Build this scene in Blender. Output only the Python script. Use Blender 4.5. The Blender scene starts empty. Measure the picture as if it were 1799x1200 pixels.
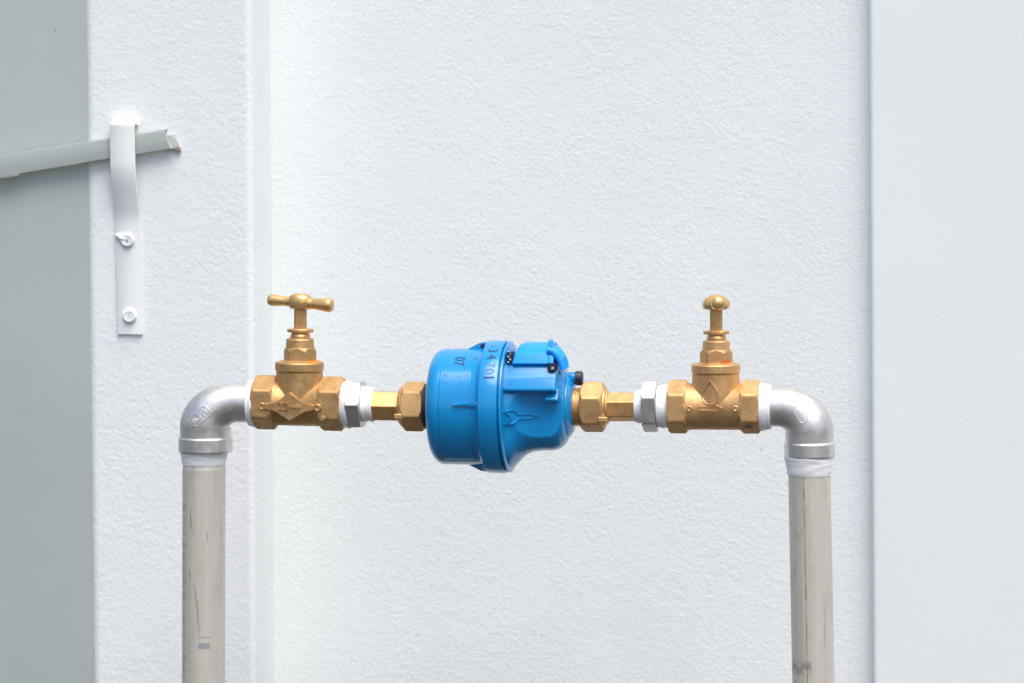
import bpy, bmesh, math, random
from mathutils import Vector, Matrix, noise
from math import sin, cos, pi, radians as R_

random.seed(7)
sc = bpy.context.scene
COL = sc.collection

# ------------------------------------------------------------------ camera
W, H = 1799.0, 1200.0
DIST = 2.2
SPAN = 0.693                      # metres across the frame at the pipework
YAW, PITCH, ROLL = R_(9.5), R_(4.0), R_(0.45)
Z0 = 0.345                         # height of the frame centre above the ground
TGT = Vector((0, 0, Z0))
fwd = Vector((-sin(YAW) * cos(PITCH), cos(YAW) * cos(PITCH), -sin(PITCH)))
right = fwd.cross(Vector((0, 0, 1))).normalized()
up = right.cross(fwd).normalized()
rr = right * cos(ROLL) + up * sin(ROLL)
uu = up * cos(ROLL) - right * sin(ROLL)
right, up = rr, uu
CAM = TGT - fwd * DIST
cd = bpy.data.cameras.new("camera")
cam = bpy.data.objects.new("camera", cd)
COL.objects.link(cam)
M = Matrix((right, up, -fwd)).transposed().to_4x4()
M.translation = CAM
cam.matrix_world = M
cd.sensor_width = 36.0
cd.lens = 36.0 * DIST / SPAN
cd.clip_start = 0.05
cd.clip_end = 2000
cd.dof.use_dof = True
cd.dof.focus_distance = DIST - 0.02
cd.dof.aperture_fstop = 18
sc.camera = cam
FPX = W * DIST / SPAN

# ------------------------------------------------------------------ light
SUN_EL, SUN_AZ = R_(66), R_(148)     # azimuth of the sun direction, from +Y clockwise
world = bpy.data.worlds.new("World")
sc.world = world
world.use_nodes = True
wn = world.node_tree.nodes
wl = world.node_tree.links
sky = wn.new("ShaderNodeTexSky")
sky.sky_type = 'NISHITA'
sky.sun_disc = False
sky.sun_elevation = SUN_EL
sky.sun_rotation = SUN_AZ
sky.air_density = 1.0
sky.dust_density = 4.0
sky.ozone_density = 1.0
wl.new(sky.outputs[0], wn["Background"].inputs[0])
wn["Background"].inputs[1].default_value = 0.11
sd = bpy.data.lights.new("sun", 'SUN')
sd.energy = 1.5
sd.angle = R_(50)
sd.color = (1.0, 0.95, 0.88)
sun = bpy.data.objects.new("sun", sd)
COL.objects.link(sun)
sdir = Vector((sin(SUN_AZ) * cos(SUN_EL), cos(SUN_AZ) * cos(SUN_EL), sin(SUN_EL)))
sun.rotation_euler = sdir.to_track_quat('Z', 'Y').to_euler()
sun.location = (0, 0, 4)
sc.view_settings.view_transform = 'Standard'
sc.view_settings.look = 'None'
sc.view_settings.gamma = 1.0
sc.view_settings.use_curve_mapping = False
sc.view_settings.exposure = 0.87

# ------------------------------------------------------------------ helpers
def P(px, py, y=0.0):
    """pixel of the 1799x1200 photograph -> point on the vertical plane at depth y"""
    d = fwd + right * ((px - W / 2) / FPX) + up * ((H / 2 - py) / FPX)
    return CAM + d * ((y - CAM.y) / d.y)

def tag(o, label=None, cat=None, group=None, kind=None):
    if label: o['label'] = label
    if cat: o['category'] = cat
    if group: o['group'] = group
    if kind: o['kind'] = kind
    return o

class Fr:
    """local frame of one fitting, unit = photograph pixel at that place"""
    def __init__(s, name, u0, v0, ua, va, ub, vb, y=0.0):
        s.u0, s.v0 = u0, v0
        A, B = P(ua, va, y), P(ub, vb, y)
        s.X = (B - A).normalized()
        s.sx = (B - A).length / math.hypot(ub - ua, vb - va)
        s.Z = s.X.cross(Vector((0, 1, 0))).normalized()
        s.Y = s.Z.cross(s.X).normalized()
        s.sz = (P(u0, v0 - 20, y) - P(u0, v0 + 20, y)).length / 40
        s.e = bpy.data.objects.new(name, None)
        s.e.empty_display_size = 0.01
        COL.objects.link(s.e)
        m = Matrix((s.X, s.Y, s.Z)).transposed().to_4x4()
        m.translation = P(u0, v0, y)
        s.e.matrix_world = m
    def c(s, p):
        return Vector((p[0] * s.sx, p[1] * s.sz, p[2] * s.sz))

def finish(name, bm, mat, parent=None, smooth=True, ang=32, fr=None):
    if fr is not None:
        for v in bm.verts: v.co = fr.c(v.co)
    bmesh.ops.recalc_face_normals(bm, faces=bm.faces)
    me = bpy.data.meshes.new(name)
    bm.to_mesh(me); bm.free()
    if smooth:
        for p in me.polygons: p.use_smooth = True
        me.set_sharp_from_angle(angle=R_(ang))
    me.materials.append(mat)
    o = bpy.data.objects.new(name, me)
    COL.objects.link(o)
    if parent is not None: o.parent = parent
    return o

def part(name, bm, mat, fr, par=None, ang=32, smooth=True):
    return finish(name, bm, mat, par or fr.e, smooth, ang, fr)

def rings(bm, rows, cap0=True, cap1=True):
    """rows: list of lists of points (closed rings)"""
    vs = [[bm.verts.new(p) for p in r] for r in rows]
    n = len(rows[0])
    for a, b in zip(vs, vs[1:]):
        for i in range(n):
            bm.faces.new((a[i], a[(i + 1) % n], b[(i + 1) % n], b[i]))
    for c, r in ((cap0, vs[0]), (cap1, vs[-1])):
        if c:
            m = bm.verts.new(sum((v.co for v in r), Vector()) / n)
            for i in range(n): bm.faces.new((r[i], r[(i + 1) % n], m))
    return vs

def lathe(bm, prof, axis='x', n=96, o=(0, 0, 0), f=None, cap=(True, True)):
    """prof: (a, r) along the axis. f(theta, a, r) may change the radius. theta=0 faces the camera side (-Y)"""
    rows = []
    for a, r in prof:
        row = []
        for i in range(n):
            t = 2 * pi * i / n
            q = f(t, a, r) if f else r
            if axis == 'x': p = (o[0] + a, o[1] - q * cos(t), o[2] + q * sin(t))
            elif axis == 'z': p = (o[0] + q * sin(t), o[1] - q * cos(t), o[2] + a)
            else: p = (o[0] + q * cos(t), o[1] + a, o[2] + q * sin(t))
            row.append(Vector(p))
        rows.append(row)
    rings(bm, rows, *cap)
    return bm

def hexr(t, ap, rot, p=46):
    s = 0
    for k in range(3):
        s += abs(cos(t - rot - R_(30) - k * pi / 3)) ** p
    return ap * s ** (-1.0 / p)

def nut(bm, a0, a1, Rv, rot, axis='x', ch=5, cr=0.885, o=(0, 0, 0), chs=(1, 1), bore=None):
    """chamfered hexagon, Rv = centre to corner, rot = angle of one corner"""
    ap = Rv * cos(R_(30))
    prof = []
    N = 7
    for i in range(N):
        k = i / (N - 1)
        prof.append((a0 + ch * k, Rv * (cr + (1.02 - cr) * k) if chs[0] else Rv * 1.1))
    for i in range(N):
        k = i / (N - 1)
        prof.append((a1 - ch * (1 - k), Rv * (cr + (1.02 - cr) * (1 - k)) if chs[1] else Rv * 1.1))
    lathe(bm, prof, axis, 180, o, lambda t, a, r: min(hexr(t, ap, rot), r))
    return bm

def box(bm, x0, x1, y0, y1, z0, z1, bev=0.0, seg=2):
    r = bmesh.ops.create_cube(bm, size=1)
    for v in r['verts']:
        v.co = Vector(((x0 + x1) / 2 + v.co.x * (x1 - x0), (y0 + y1) / 2 + v.co.y * (y1 - y0), (z0 + z1) / 2 + v.co.z * (z1 - z0)))
    if bev:
        es = list({e for v in r['verts'] for e in v.link_edges})
        bmesh.ops.bevel(bm, geom=es, offset=bev, segments=seg, affect='EDGES', profile=0.6)
    return bm

def prism(bm, pts, y0, y1, bev=0.0, seg=2):
    """polygon in (x, z) extruded in depth from y0 to y1"""
    a = [bm.verts.new((x, y0, z)) for x, z in pts]
    b = [bm.verts.new((x, y1, z)) for x, z in pts]
    n = len(pts)
    fs = [bm.faces.new(a), bm.faces.new(b[::-1])]
    for i in range(n): fs.append(bm.faces.new((a[i], b[i], b[(i + 1) % n], a[(i + 1) % n])))
    if bev:
        es = [e for e in fs[0].edges]
        bmesh.ops.bevel(bm, geom=es, offset=bev, segments=seg, affect='EDGES', profile=0.6)
    return bm

def prism_x(bm, pts, x0, x1, bev=0.0, seg=3):
    """polygon in (y, z) extruded along x"""
    a = [bm.verts.new((x0, y, z)) for y, z in pts]
    b = [bm.verts.new((x1, y, z)) for y, z in pts]
    n = len(pts)
    fs = [bm.faces.new(a), bm.faces.new(b[::-1])]
    for i in range(n): fs.append(bm.faces.new((a[i], b[i], b[(i + 1) % n], a[(i + 1) % n])))
    if bev:
        es = list({e for f in fs for e in f.edges})
        bmesh.ops.bevel(bm, geom=es, offset=bev, segments=seg, affect='EDGES', profile=0.6)
    return bm

def tube(bm, pts, rad, n=16, side=None, cap=True):
    rows = []
    m = len(pts)
    pts = [Vector(p) for p in pts]
    for i, p in enumerate(pts):
        t = (pts[min(i + 1, m - 1)] - pts[max(i - 1, 0)]).normalized()
        s = side or Vector((0, 1, 0))
        if abs(t.dot(s)) > 0.95: s = Vector((0, 0, 1))
        b = t.cross(s).normalized(); s2 = b.cross(t).normalized()
        r = rad[i] if isinstance(rad, (list, tuple)) else rad
        rows.append([p + b * (r * cos(2 * pi * k / n)) + s2 * (r * sin(2 * pi * k / n)) for k in range(n)])
    rings(bm, rows, cap, cap)
    return bm

def text_bm(s, size, depth=0.0, bold=0.0, spacing=1.0):
    cu = bpy.data.curves.new("lettering", 'FONT')
    cu.body = s; cu.size = size; cu.extrude = depth / 2; cu.offset = bold
    cu.space_character = spacing
    cu.align_x = 'CENTER'; cu.align_y = 'CENTER'
    cu.resolution_u = 3
    o = bpy.data.objects.new("lettering", cu)
    COL.objects.link(o)
    bpy.context.view_layer.update()
    dg = bpy.context.evaluated_depsgraph_get()
    me = bpy.data.meshes.new_from_object(o.evaluated_get(dg))
    bm = bmesh.new(); bm.from_mesh(me)
    bpy.data.objects.remove(o); bpy.data.curves.remove(cu); bpy.data.meshes.remove(me)
    return bm

# ------------------------------------------------------------------ materials
def mat(name):
    m = bpy.data.materials.new(name); m.use_nodes = True
    nt = m.node_tree
    return m, nt, nt.nodes["Principled BSDF"]

def N(nt, t, **kw):
    n = nt.nodes.new(t)
    for k, v in kw.items():
        if hasattr(n, k) and k not in n.inputs: setattr(n, k, v)
        else: n.inputs[k].default_value = v
    return n

def coords(nt, scale=(1, 1, 1), loc=(0, 0, 0)):
    tc = N(nt, 'ShaderNodeTexCoord'); mp = N(nt, 'ShaderNodeMapping')
    mp.inputs['Scale'].default_value = scale; mp.inputs['Location'].default_value = loc
    nt.links.new(tc.outputs['Object'], mp.inputs[0])
    return mp.outputs[0]

def nz(nt, co, scale, detail=3, rough=0.5, dist=0.0):
    n = N(nt, 'ShaderNodeTexNoise'); n.inputs['Scale'].default_value = scale
    n.inputs['Detail'].default_value = detail; n.inputs['Roughness'].default_value = rough
    n.inputs['Distortion'].default_value = dist
    nt.links.new(co, n.inputs['Vector'])
    return n.outputs['Fac']

def ramp(nt, fac, stops):
    r = N(nt, 'ShaderNodeValToRGB')
    e = r.color_ramp.elements
    while len(e) < len(stops): e.new(0.5)
    for k, (p, c) in enumerate(stops):
        e[k].position = p
        e[k].color = (c[0], c[1], c[2], 1) if isinstance(c, (tuple, list)) else (c, c, c, 1)
    nt.links.new(fac, r.inputs[0])
    return r.outputs[0]

def mix(nt, fac, a, b, mode='MIX'):
    m = N(nt, 'ShaderNodeMix', data_type='RGBA', blend_type=mode)
    for s, v in ((m.inputs[0], fac), (m.inputs[6], a), (m.inputs[7], b)):
        if isinstance(v, (int, float)): s.default_value = v
        elif isinstance(v, (tuple, list)): s.default_value = (*v[:3], 1)
        else: nt.links.new(v, s)
    return m.outputs[2]

def math_(nt, op, a, b=None, c=None):
    m = N(nt, 'ShaderNodeMath', operation=op)
    for s, v in zip(m.inputs, (a, b, c)):
        if v is None: continue
        if isinstance(v, (int, float)): s.default_value = v
        else: nt.links.new(v, s)
    return m.outputs[0]

def bump(nt, bs, h, dist, strength=1.0, prev=None):
    b = N(nt, 'ShaderNodeBump'); b.inputs['Distance'].default_value = dist
    b.inputs['Strength'].default_value = strength
    nt.links.new(h, b.inputs['Height'])
    if prev is not None: nt.links.new(prev, b.inputs['Normal'])
    nt.links.new(b.outputs[0], bs.inputs['Normal'])
    return b.outputs[0]

def plaster(name, col, rough_scale=350, dist=0.00018, big=90, seed=0, strength=1.0, spots=0.0):
    m, nt, bs = mat(name)
    co = coords(nt, loc=(seed, seed * 2.3, 0))
    a = nz(nt, coords(nt, (1, 1, 1), (seed, 1, 2)), rough_scale, 3.5, 0.6, 0.0)
    vo = N(nt, 'ShaderNodeTexVoronoi', feature='F1'); vo.inputs['Scale'].default_value = rough_scale * 0.8
    nt.links.new(co, vo.inputs['Vector'])
    grain = ramp(nt, vo.outputs['Distance'], [(0.12, 1.0), (0.5, 0.0)])
    gm = ramp(nt, nz(nt, co, 140, 2, 0.5), [(0.42, 0.0), (0.62, 0.5)])
    b = nz(nt, co, big, 3, 0.6)
    c = nz(nt, co, rough_scale * 2.6, 2, 0.6)
    mask = ramp(nt, nz(nt, co, 22, 2, 0.5), [(0.3, 0.45), (0.7, 1.0)])
    g = ramp(nt, a, [(0.38, 0.0), (0.5, 0.45), (0.72, 1.0)])
    h = math_(nt, 'ADD', math_(nt, 'MULTIPLY', g, mask), math_(nt, 'MULTIPLY', b, 0.7))
    h = math_(nt, 'ADD', h, math_(nt, 'MULTIPLY', c, 0.3))
    h = math_(nt, 'ADD', h, math_(nt, 'MULTIPLY', grain, gm))
    bump(nt, bs, h, dist, strength)
    v = ramp(nt, nz(nt, co, 7, 4, 0.6), [(0.25, [x * 0.965 for x in col]), (0.75, [min(1, x * 1.02) for x in col])])
    if spots:
        s = ramp(nt, nz(nt, co, 170, 1, 0.5), [(0.77, 0.0), (0.79, 1.0)])
        v = mix(nt, math_(nt, 'MULTIPLY', s, spots), v, [x * 0.72 for x in col])
    nt.links.new(v, bs.inputs['Base Color'])
    bs.inputs['Roughness'].default_value = 0.75
    bs.inputs['Specular IOR Level'].default_value = 0.3
    return m

WALLC = (0.83, 0.872, 0.868)
M_wall = plaster("rough_white_plaster", WALLC, seed=3, spots=0.35)
M_pillar = plaster("rough_white_plaster_pillar", (0.83, 0.865, 0.865), seed=9, dist=0.00017)
M_smooth = plaster("smooth_white_plaster", (0.815, 0.865, 0.86), rough_scale=150, dist=0.00007, big=30, seed=5, strength=0.7)

def brass(name, col, dark, rough=0.52, metal=0.8, seed=0, bumpd=0.00012, rust=0.0, spots=()):
    m, nt, bs = mat(name)
    co = coords(nt, loc=(seed, 0, seed))
    v = ramp(nt, nz(nt, co, 120, 5, 0.65), [(0.3, dark), (0.62, col)])
    blot = ramp(nt, nz(nt, co, 45, 3, 0.6), [(0.55, 0.0), (0.75, 0.55)])
    v = mix(nt, blot, v, [dark[0] * 0.85, dark[1] * 0.72, dark[2] * 0.7])
    if rust:
        s = ramp(nt, nz(nt, co, 95, 2, 0.5), [(0.66, 0.0), (0.72, 1.0)])
        v = mix(nt, math_(nt, 'MULTIPLY', s, rust), v, (0.55, 0.17, 0.03))
    if spots:
        tc = N(nt, 'ShaderNodeTexCoord'); sp = N(nt, 'ShaderNodeSeparateXYZ'); nt.links.new(tc.outputs['Object'], sp.inputs[0])
        wob = math_(nt, 'MULTIPLY', nz(nt, co, 260, 3, 0.6), 0.0035)
        for (px_, pz_, rx_, rz_, cc) in spots:
            u_ = 0.000385
            ax = math_(nt, 'DIVIDE', math_(nt, 'SUBTRACT', sp.outputs[0], px_ * u_), rx_ * u_)
            az = math_(nt, 'DIVIDE', math_(nt, 'SUBTRACT', sp.outputs[2], pz_ * u_), rz_ * u_)
            d_ = math_(nt, 'ADD', math_(nt, 'SQRT', math_(nt, 'ADD', math_(nt, 'MULTIPLY', ax, ax), math_(nt, 'MULTIPLY', az, az))), math_(nt, 'MULTIPLY', wob, 250.0))
            k_ = ramp(nt, math_(nt, 'MULTIPLY', d_, 0.5), [(0.45, 0.85), (0.75, 0.0)])
            k_ = math_(nt, 'MULTIPLY', k_, math_(nt, 'LESS_THAN', sp.outputs[1], 0.004))
            v = mix(nt, k_, v, cc)
    nt.links.new(v, bs.inputs['Base Color'])
    r = ramp(nt, nz(nt, co, 300, 3, 0.6), [(0.3, rough - 0.07), (0.7, rough + 0.12)])
    nt.links.new(r, bs.inputs['Roughness'])
    bs.inputs['Metallic'].default_value = metal
    bump(nt, bs, nz(nt, co, 1400, 4, 0.6), bumpd, 0.9)
    return m

M_brass = brass("cast_brass", (0.64, 0.405, 0.18), (0.44, 0.27, 0.115), rust=0.4,
    spots=((30, 76, 13, 5, (0.85, 0.36, 0.04)), (62, -44, 7, 4, (0.55, 0.14, 0.04)), (-46, -20, 4, 3, (0.35, 0.12, 0.05))))
M_brass2 = brass("cast_brass_lighter", (0.74, 0.465, 0.215), (0.57, 0.345, 0.15), seed=4, rust=0.3,
    spots=((19, 80, 10, 4, (0.72, 0.20, 0.04)), (59, -32, 9, 5, (0.22, 0.08, 0.05))))
M_brass_m = brass("machined_brass", (0.80, 0.49, 0.21), (0.64, 0.37, 0.145), rough=0.4, seed=2, bumpd=0.00004)
M_brass_h = brass("polished_brass_handle", (0.88, 0.57, 0.23), (0.60, 0.37, 0.16), rough=0.34, seed=6, bumpd=0.00006)

def steel(name, col, dark, rough, metal, bumpd, seed=0, warm=None):
    m, nt, bs = mat(name)
    co = coords(nt, loc=(seed, 0, seed))
    v = ramp(nt, nz(nt, co, 60, 4, 0.6), [(0.3, dark), (0.65, col)])
    if warm:
        s = ramp(nt, nz(nt, co, 38, 3, 0.6), [(0.56, 0.0), (0.78, 0.6)])
        v = mix(nt, s, v, warm)
    nt.links.new(v, bs.inputs['Base Color'])
    bs.inputs['Metallic'].default_value = metal
    r = ramp(nt, nz(nt, co, 200, 3, 0.6), [(0.3, rough - 0.06), (0.7, rough + 0.1)])
    nt.links.new(r, bs.inputs['Roughness'])
    bump(nt, bs, nz(nt, co, 1800, 3, 0.6), bumpd, 0.9)
    return m

M_elbow = steel("cast_stainless_steel", (0.76, 0.745, 0.725), (0.64, 0.625, 0.605), 0.42, 0.93, 0.00006, 1, (0.68, 0.60, 0.52))
M_nipple = steel("plain_stainless_steel", (0.68, 0.68, 0.67), (0.60, 0.60, 0.59), 0.4, 0.95, 0.00002, 3)

def tape(name):
    m, nt, bs = mat(name)
    co = coords(nt)
    v = ramp(nt, nz(nt, co, 160, 3, 0.6), [(0.3, (0.86, 0.86, 0.85)), (0.7, (0.93, 0.94, 0.94))])
    nt.links.new(v, bs.inputs['Base Color'])
    bs.inputs['Roughness'].default_value = 0.45
    bs.inputs['Subsurface Weight'].default_value = 0.15
    bs.inputs['Subsurface Radius'].default_value = (0.002, 0.002, 0.002)
    bump(nt, bs, nz(nt, co, 420, 3, 0.6), 0.0003, 0.7)
    return m
M_tape = tape("white_thread_tape")

def pipe_mat(name, seam, u):
    """weathered pipe; object x,z in metres, u = metres per pixel, z=0 at the pipe top"""
    m, nt, bs = mat(name)
    tc = N(nt, 'ShaderNodeTexCoord')
    sp = N(nt, 'ShaderNodeSeparateXYZ'); nt.links.new(tc.outputs['Object'], sp.inputs[0])
    st = nz(nt, coords(nt, (1, 1, 0.03)), 420, 3, 0.6)
    v = ramp(nt, st, [(0.25, (0.59, 0.565, 0.485)), (0.6, (0.655, 0.63, 0.55)), (0.85, (0.70, 0.68, 0.60))])
    b = nz(nt, coords(nt, (1, 1, 0.35), (3, 1, 0)), 90, 3, 0.6)
    v = mix(nt, ramp(nt, b, [(0.52, 0.0), (0.78, 0.4)]), v, (0.45, 0.41, 0.35))
    scr = nz(nt, coords(nt, (1, 1, 0.07), (7, 2, 1)), 330, 1, 0.4, 0.3)
    v = mix(nt, ramp(nt, scr, [(0.72, 0.0), (0.76, 0.45)]), v, (0.22, 0.205, 0.175))
    if seam:
        wob = math_(nt, 'MULTIPLY', nz(nt, coords(nt, (0, 0, 1)), 90, 2), 2.0 * u)
        dx = math_(nt, 'ABSOLUTE', math_(nt, 'ADD', math_(nt, 'SUBTRACT', sp.outputs[0], (-6.5) * u), wob))
        brk = ramp(nt, nz(nt, coords(nt, (0, 0, 1), (0, 0, 4)), 60, 3), [(0.42, 0.25), (0.62, 1.0)])
        wid = math_(nt, 'MULTIPLY', brk, 1.9 * u)
        k = math_(nt, 'MULTIPLY', math_(nt, 'LESS_THAN', dx, wid), math_(nt, 'LESS_THAN', sp.outputs[1], 0.0))
        v = mix(nt, math_(nt, 'MULTIPLY', k, 0.75), v, (0.52, 0.25, 0.09))
        st2 = nz(nt, coords(nt, (1, 1, 0.4), (1, 6, 0)), 110, 3, 0.6)
        v = mix(nt, ramp(nt, st2, [(0.60, 0.0), (0.72, 0.55)]), v, (0.58, 0.40, 0.24))
        zs = math_(nt, 'ABSOLUTE', math_(nt, 'ADD', sp.outputs[2], 338 * u))
        sm = math_(nt, 'MULTIPLY', math_(nt, 'LESS_THAN', sp.outputs[0], 0.0), math_(nt, 'MULTIPLY_ADD', zs, -1 / (16 * u), 1.0))
        sm = math_(nt, 'MULTIPLY', math_(nt, 'MAXIMUM', sm, 0.0), ramp(nt, nz(nt, coords(nt), 160, 4, 0.7), [(0.35, 0.0), (0.6, 1.0)]))
        v = mix(nt, sm, v, (0.20, 0.17, 0.15))
    nt.links.new(v, bs.inputs['Base Color'])
    bs.inputs['Metallic'].default_value = 0.35
    bs.inputs['Roughness'].default_value = 0.5
    bump(nt, bs, st, 0.0001, 0.7)
    return m

def plastic(name, col, rough=0.28, coat=0.3, seed=0, spec=0.5):
    m, nt, bs = mat(name)
    co = coords(nt, loc=(seed, 0, 0))
    v = ramp(nt, nz(nt, co, 50, 4, 0.6), [(0.3, [c * 0.93 for c in col]), (0.7, col)])
    nt.links.new(v, bs.inputs['Base Color'])
    r = ramp(nt, nz(nt, co, 70, 4, 0.65), [(0.3, rough - 0.02), (0.7, rough + 0.05)])
    nt.links.new(r, bs.inputs['Roughness'])
    bs.inputs['Coat Weight'].default_value = coat
    bs.inputs['Coat Roughness'].default_value = 0.2
    bs.inputs['Specular IOR Level'].default_value = spec
    bump(nt, bs, nz(nt, co, 90, 2, 0.5), 0.00004, 0.35)
    return m
M_blue = plastic("blue_plastic", (0.0005, 0.255, 0.60), 0.17, 0.2, 0, 0.5)
M_lid = plastic("bright_blue_plastic", (0.0, 0.31, 0.95), 0.4, 0.0, 3, 0.4)
M_lid2 = plastic("deep_blue_plastic", (0.0, 0.11, 0.62), 0.45, 0.0, 5, 0.3)
M_black = plastic("black_rubber", (0.014, 0.02, 0.045), 0.5, 0.0, 1)
M_ink = plastic("dark_ink", (0.035, 0.08, 0.20), 0.6, 0.0, 2, 0.2)
M_ink2 = plastic("faded_violet_ink", (0.12, 0.24, 0.52), 0.6, 0.0, 8, 0.2)
M_greyink = plastic("grey_pipe_marking", (0.33, 0.34, 0.36), 0.6, 0.0, 2, 0.2)
M_dot = plastic("pale_wire", (0.45, 0.5, 0.6), 0.4, 0.0, 2)

def paint(name, col, specks=True, rust_edge=None):
    m, nt, bs = mat(name)
    co = coords(nt)
    v = ramp(nt, nz(nt, co, 6, 4, 0.6), [(0.3, [c * 0.94 for c in col]), (0.7, [c * 1.04 for c in col])])
    if specks:
        s = ramp(nt, nz(nt, co, 130, 1, 0.5), [(0.765, 0.0), (0.79, 0.8)])
        v = mix(nt, s, v, (0.30, 0.22, 0.15))
    if rust_edge:
        sp = N(nt, 'ShaderNodeSeparateXYZ')
        tc = N(nt, 'ShaderNodeTexCoord'); nt.links.new(tc.outputs['Object'], sp.inputs[0])
        lim = math_(nt, 'ADD', rust_edge[0], math_(nt, 'MULTIPLY', nz(nt, co, 160, 3), rust_edge[1]))
        k = math_(nt, 'MULTIPLY', math_(nt, 'LESS_THAN', sp.outputs[2], lim), math_(nt, 'GREATER_THAN', sp.outputs[0], rust_edge[2]))
        v = mix(nt, math_(nt, 'MULTIPLY', k, 0.8), v, (0.30, 0.19, 0.13))
    nt.links.new(v, bs.inputs['Base Color'])
    bs.inputs['Roughness'].default_value = 0.65
    bs.inputs['Specular IOR Level'].default_value = 0.2
    bump(nt, bs, nz(nt, co, 120, 4, 0.6), 0.0003, 0.35)
    return m
M_gate = paint("grey_gate_paint", (0.475, 0.54, 0.515))
M_bracket = paint("white_bracket_paint", (0.82, 0.855, 0.85), specks=False)

# ------------------------------------------------------------------ the setting
YP, YW, YS, YG = 0.19, 0.25, 0.237, 0.1925      # pillar face, wall face, smooth wall face, gate face
def mground():
    m, nt, bs = mat("dark_asphalt_paving")
    co = coords(nt)
    v = ramp(nt, nz(nt, co, 4, 6, 0.65), [(0.3, (0.035, 0.034, 0.033)), (0.7, (0.06, 0.058, 0.056))])
    nt.links.new(v, bs.inputs['Base Color']); bs.inputs['Roughness'].default_value = 0.9
    bump(nt, bs, nz(nt, co, 200, 5, 0.6), 0.002, 0.7)
    return m
bm = bmesh.new()
r = bmesh.ops.create_grid(bm, x_segments=1, y_segments=1, size=600)
tag(finish('ground', bm, mground(), smooth=False), kind='structure')

ZT = 2.4
def edge_x(pxa, pxb, y):
    """x of a near-vertical edge seen at pxa in the top and pxb in the bottom row, as a line x(z)"""
    A, B = P(pxa, 0, y), P(pxb, 1200, y)
    return lambda z: A.x + (B.x - A.x) * max(-0.6, min(1.6, ((z - A.z) / (B.z - A.z))))

def zlist(z0, z1, step):
    """fine rows where the photograph looks, coarse beyond"""
    out = [-0.01]
    z = z0
    while z < z1: out.append(z); z += step
    out += [z1, z1 + 0.3, ZT]
    return out
ZL = zlist(0.0, 0.72, 0.0016)

def wall_sheet(name, path, m, disp, ysolid):
    """path(z) -> list of (x, y, nx, ny, amp); displaced along its normal; closed behind at ysolid"""
    bm = bmesh.new(); rows = []
    for z in ZL:
        row = []
        for (x, y, nx, ny, amp) in path(z):
            p = Vector((x, y, z))
            d = 0.0
            if amp and disp:
                q = p * 310; q.x *= 0.85
                d = (noise.noise(q) * 0.6 + noise.noise(p * 130) * 0.55 + noise.noise(p * 700) * 0.22) * disp * amp
            row.append(bm.verts.new((x + nx * d, y + ny * d, z)))
        xs = [v.co.x for v in row]
        row.append(bm.verts.new((row[-1].co.x, ysolid, z)))
        row.insert(0, bm.verts.new((row[0].co.x, ysolid, z)))
        rows.append(row)
    n = len(rows[0])
    for a, b in zip(rows, rows[1:]):
        for i in range(n):
            j = (i + 1) % n
            bm.faces.new((a[i], a[j], b[j], b[i]))
    bm.faces.new(rows[-1]); bm.faces.new(rows[0][::-1])
    return finish(name, bm, m, smooth=True, ang=50)

# pillar on the left: rounded outer corners, its right side turned to the camera
eL, eR = edge_x(146, 161, YP), edge_x(441, 449, YP)
def pillar_path(z):
    xl, xr = eL(z), eR(z)
    rc, rc2 = 0.007, 0.005
    out = []
    for k in range(5): out.append((xl, YP + rc + 0.1 * (1 - k / 5), -1, 0, 0.8))
    for k in range(9):
        a = pi / 2 * k / 8
        out.append((xl + rc - rc * cos(a), YP + rc - rc * sin(a), -cos(a), -sin(a), 2.2 - 1.2 * k / 8))
    n = 62
    for k in range(1, n): out.append((xl + rc + (xr - xl - rc - rc2) * k / n, YP, 0, -1, 1))
    for k in range(7):
        a = pi / 2 * k / 6
        out.append((xr - rc2 + rc2 * sin(a), YP + rc2 - rc2 * cos(a), sin(a), -cos(a), 0.55))
    for k in range(1, 14): out.append((xr, YP + rc2 + (YW - YP - rc2 + 0.004) * k / 13, 1, 0, 0.35))
    return out
tag(wall_sheet('wall_pillar', pillar_path, M_pillar, 0.00013, YW + 0.1),
    'white rough plastered pillar standing between grey gate and recessed wall, metal bracket screwed on it', 'pillar')

# recessed main wall
eM0, eM1 = eR, edge_x(1527, 1534, YS)
def main_path(z):
    a, b = eM0(z) - 0.004, eM1(z) + 0.012
    return [(a + (b - a) * k / 150, YW, 0, -1, 1) for k in range(151)]
tag(wall_sheet('plaster_wall', main_path, M_wall, 0.00007, YW + 0.12),
    'wide white rough plaster wall panel behind the blue water meter', 'wall')

# smooth pilaster on the right
def smooth_path(z):
    a = eM1(z); rc = 0.003
    out = [(a, YW + 0.03, -1, 0, 0.2), (a, YS + rc + 0.02, -1, 0, 0.2)]
    for k in range(7):
        t = pi / 2 * k / 6
        out.append((a + rc - rc * cos(t), YS + rc - rc * sin(t), -cos(t), -sin(t), 0.25))
    for k in range(1, 60): out.append((a + rc + 0.16 * k / 60, YS, 0, -1, 0.05))
    out += [(a + 0.5, YS, 0, -1, 0), (a + 1.2, YS, 0, -1, 0)]
    return out
tag(wall_sheet('wall_pilaster', smooth_path, M_smooth, 0.0004, YW + 0.12),
    'smooth white wall strip at the far right, standing proud of the rough wall', 'wall')

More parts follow.
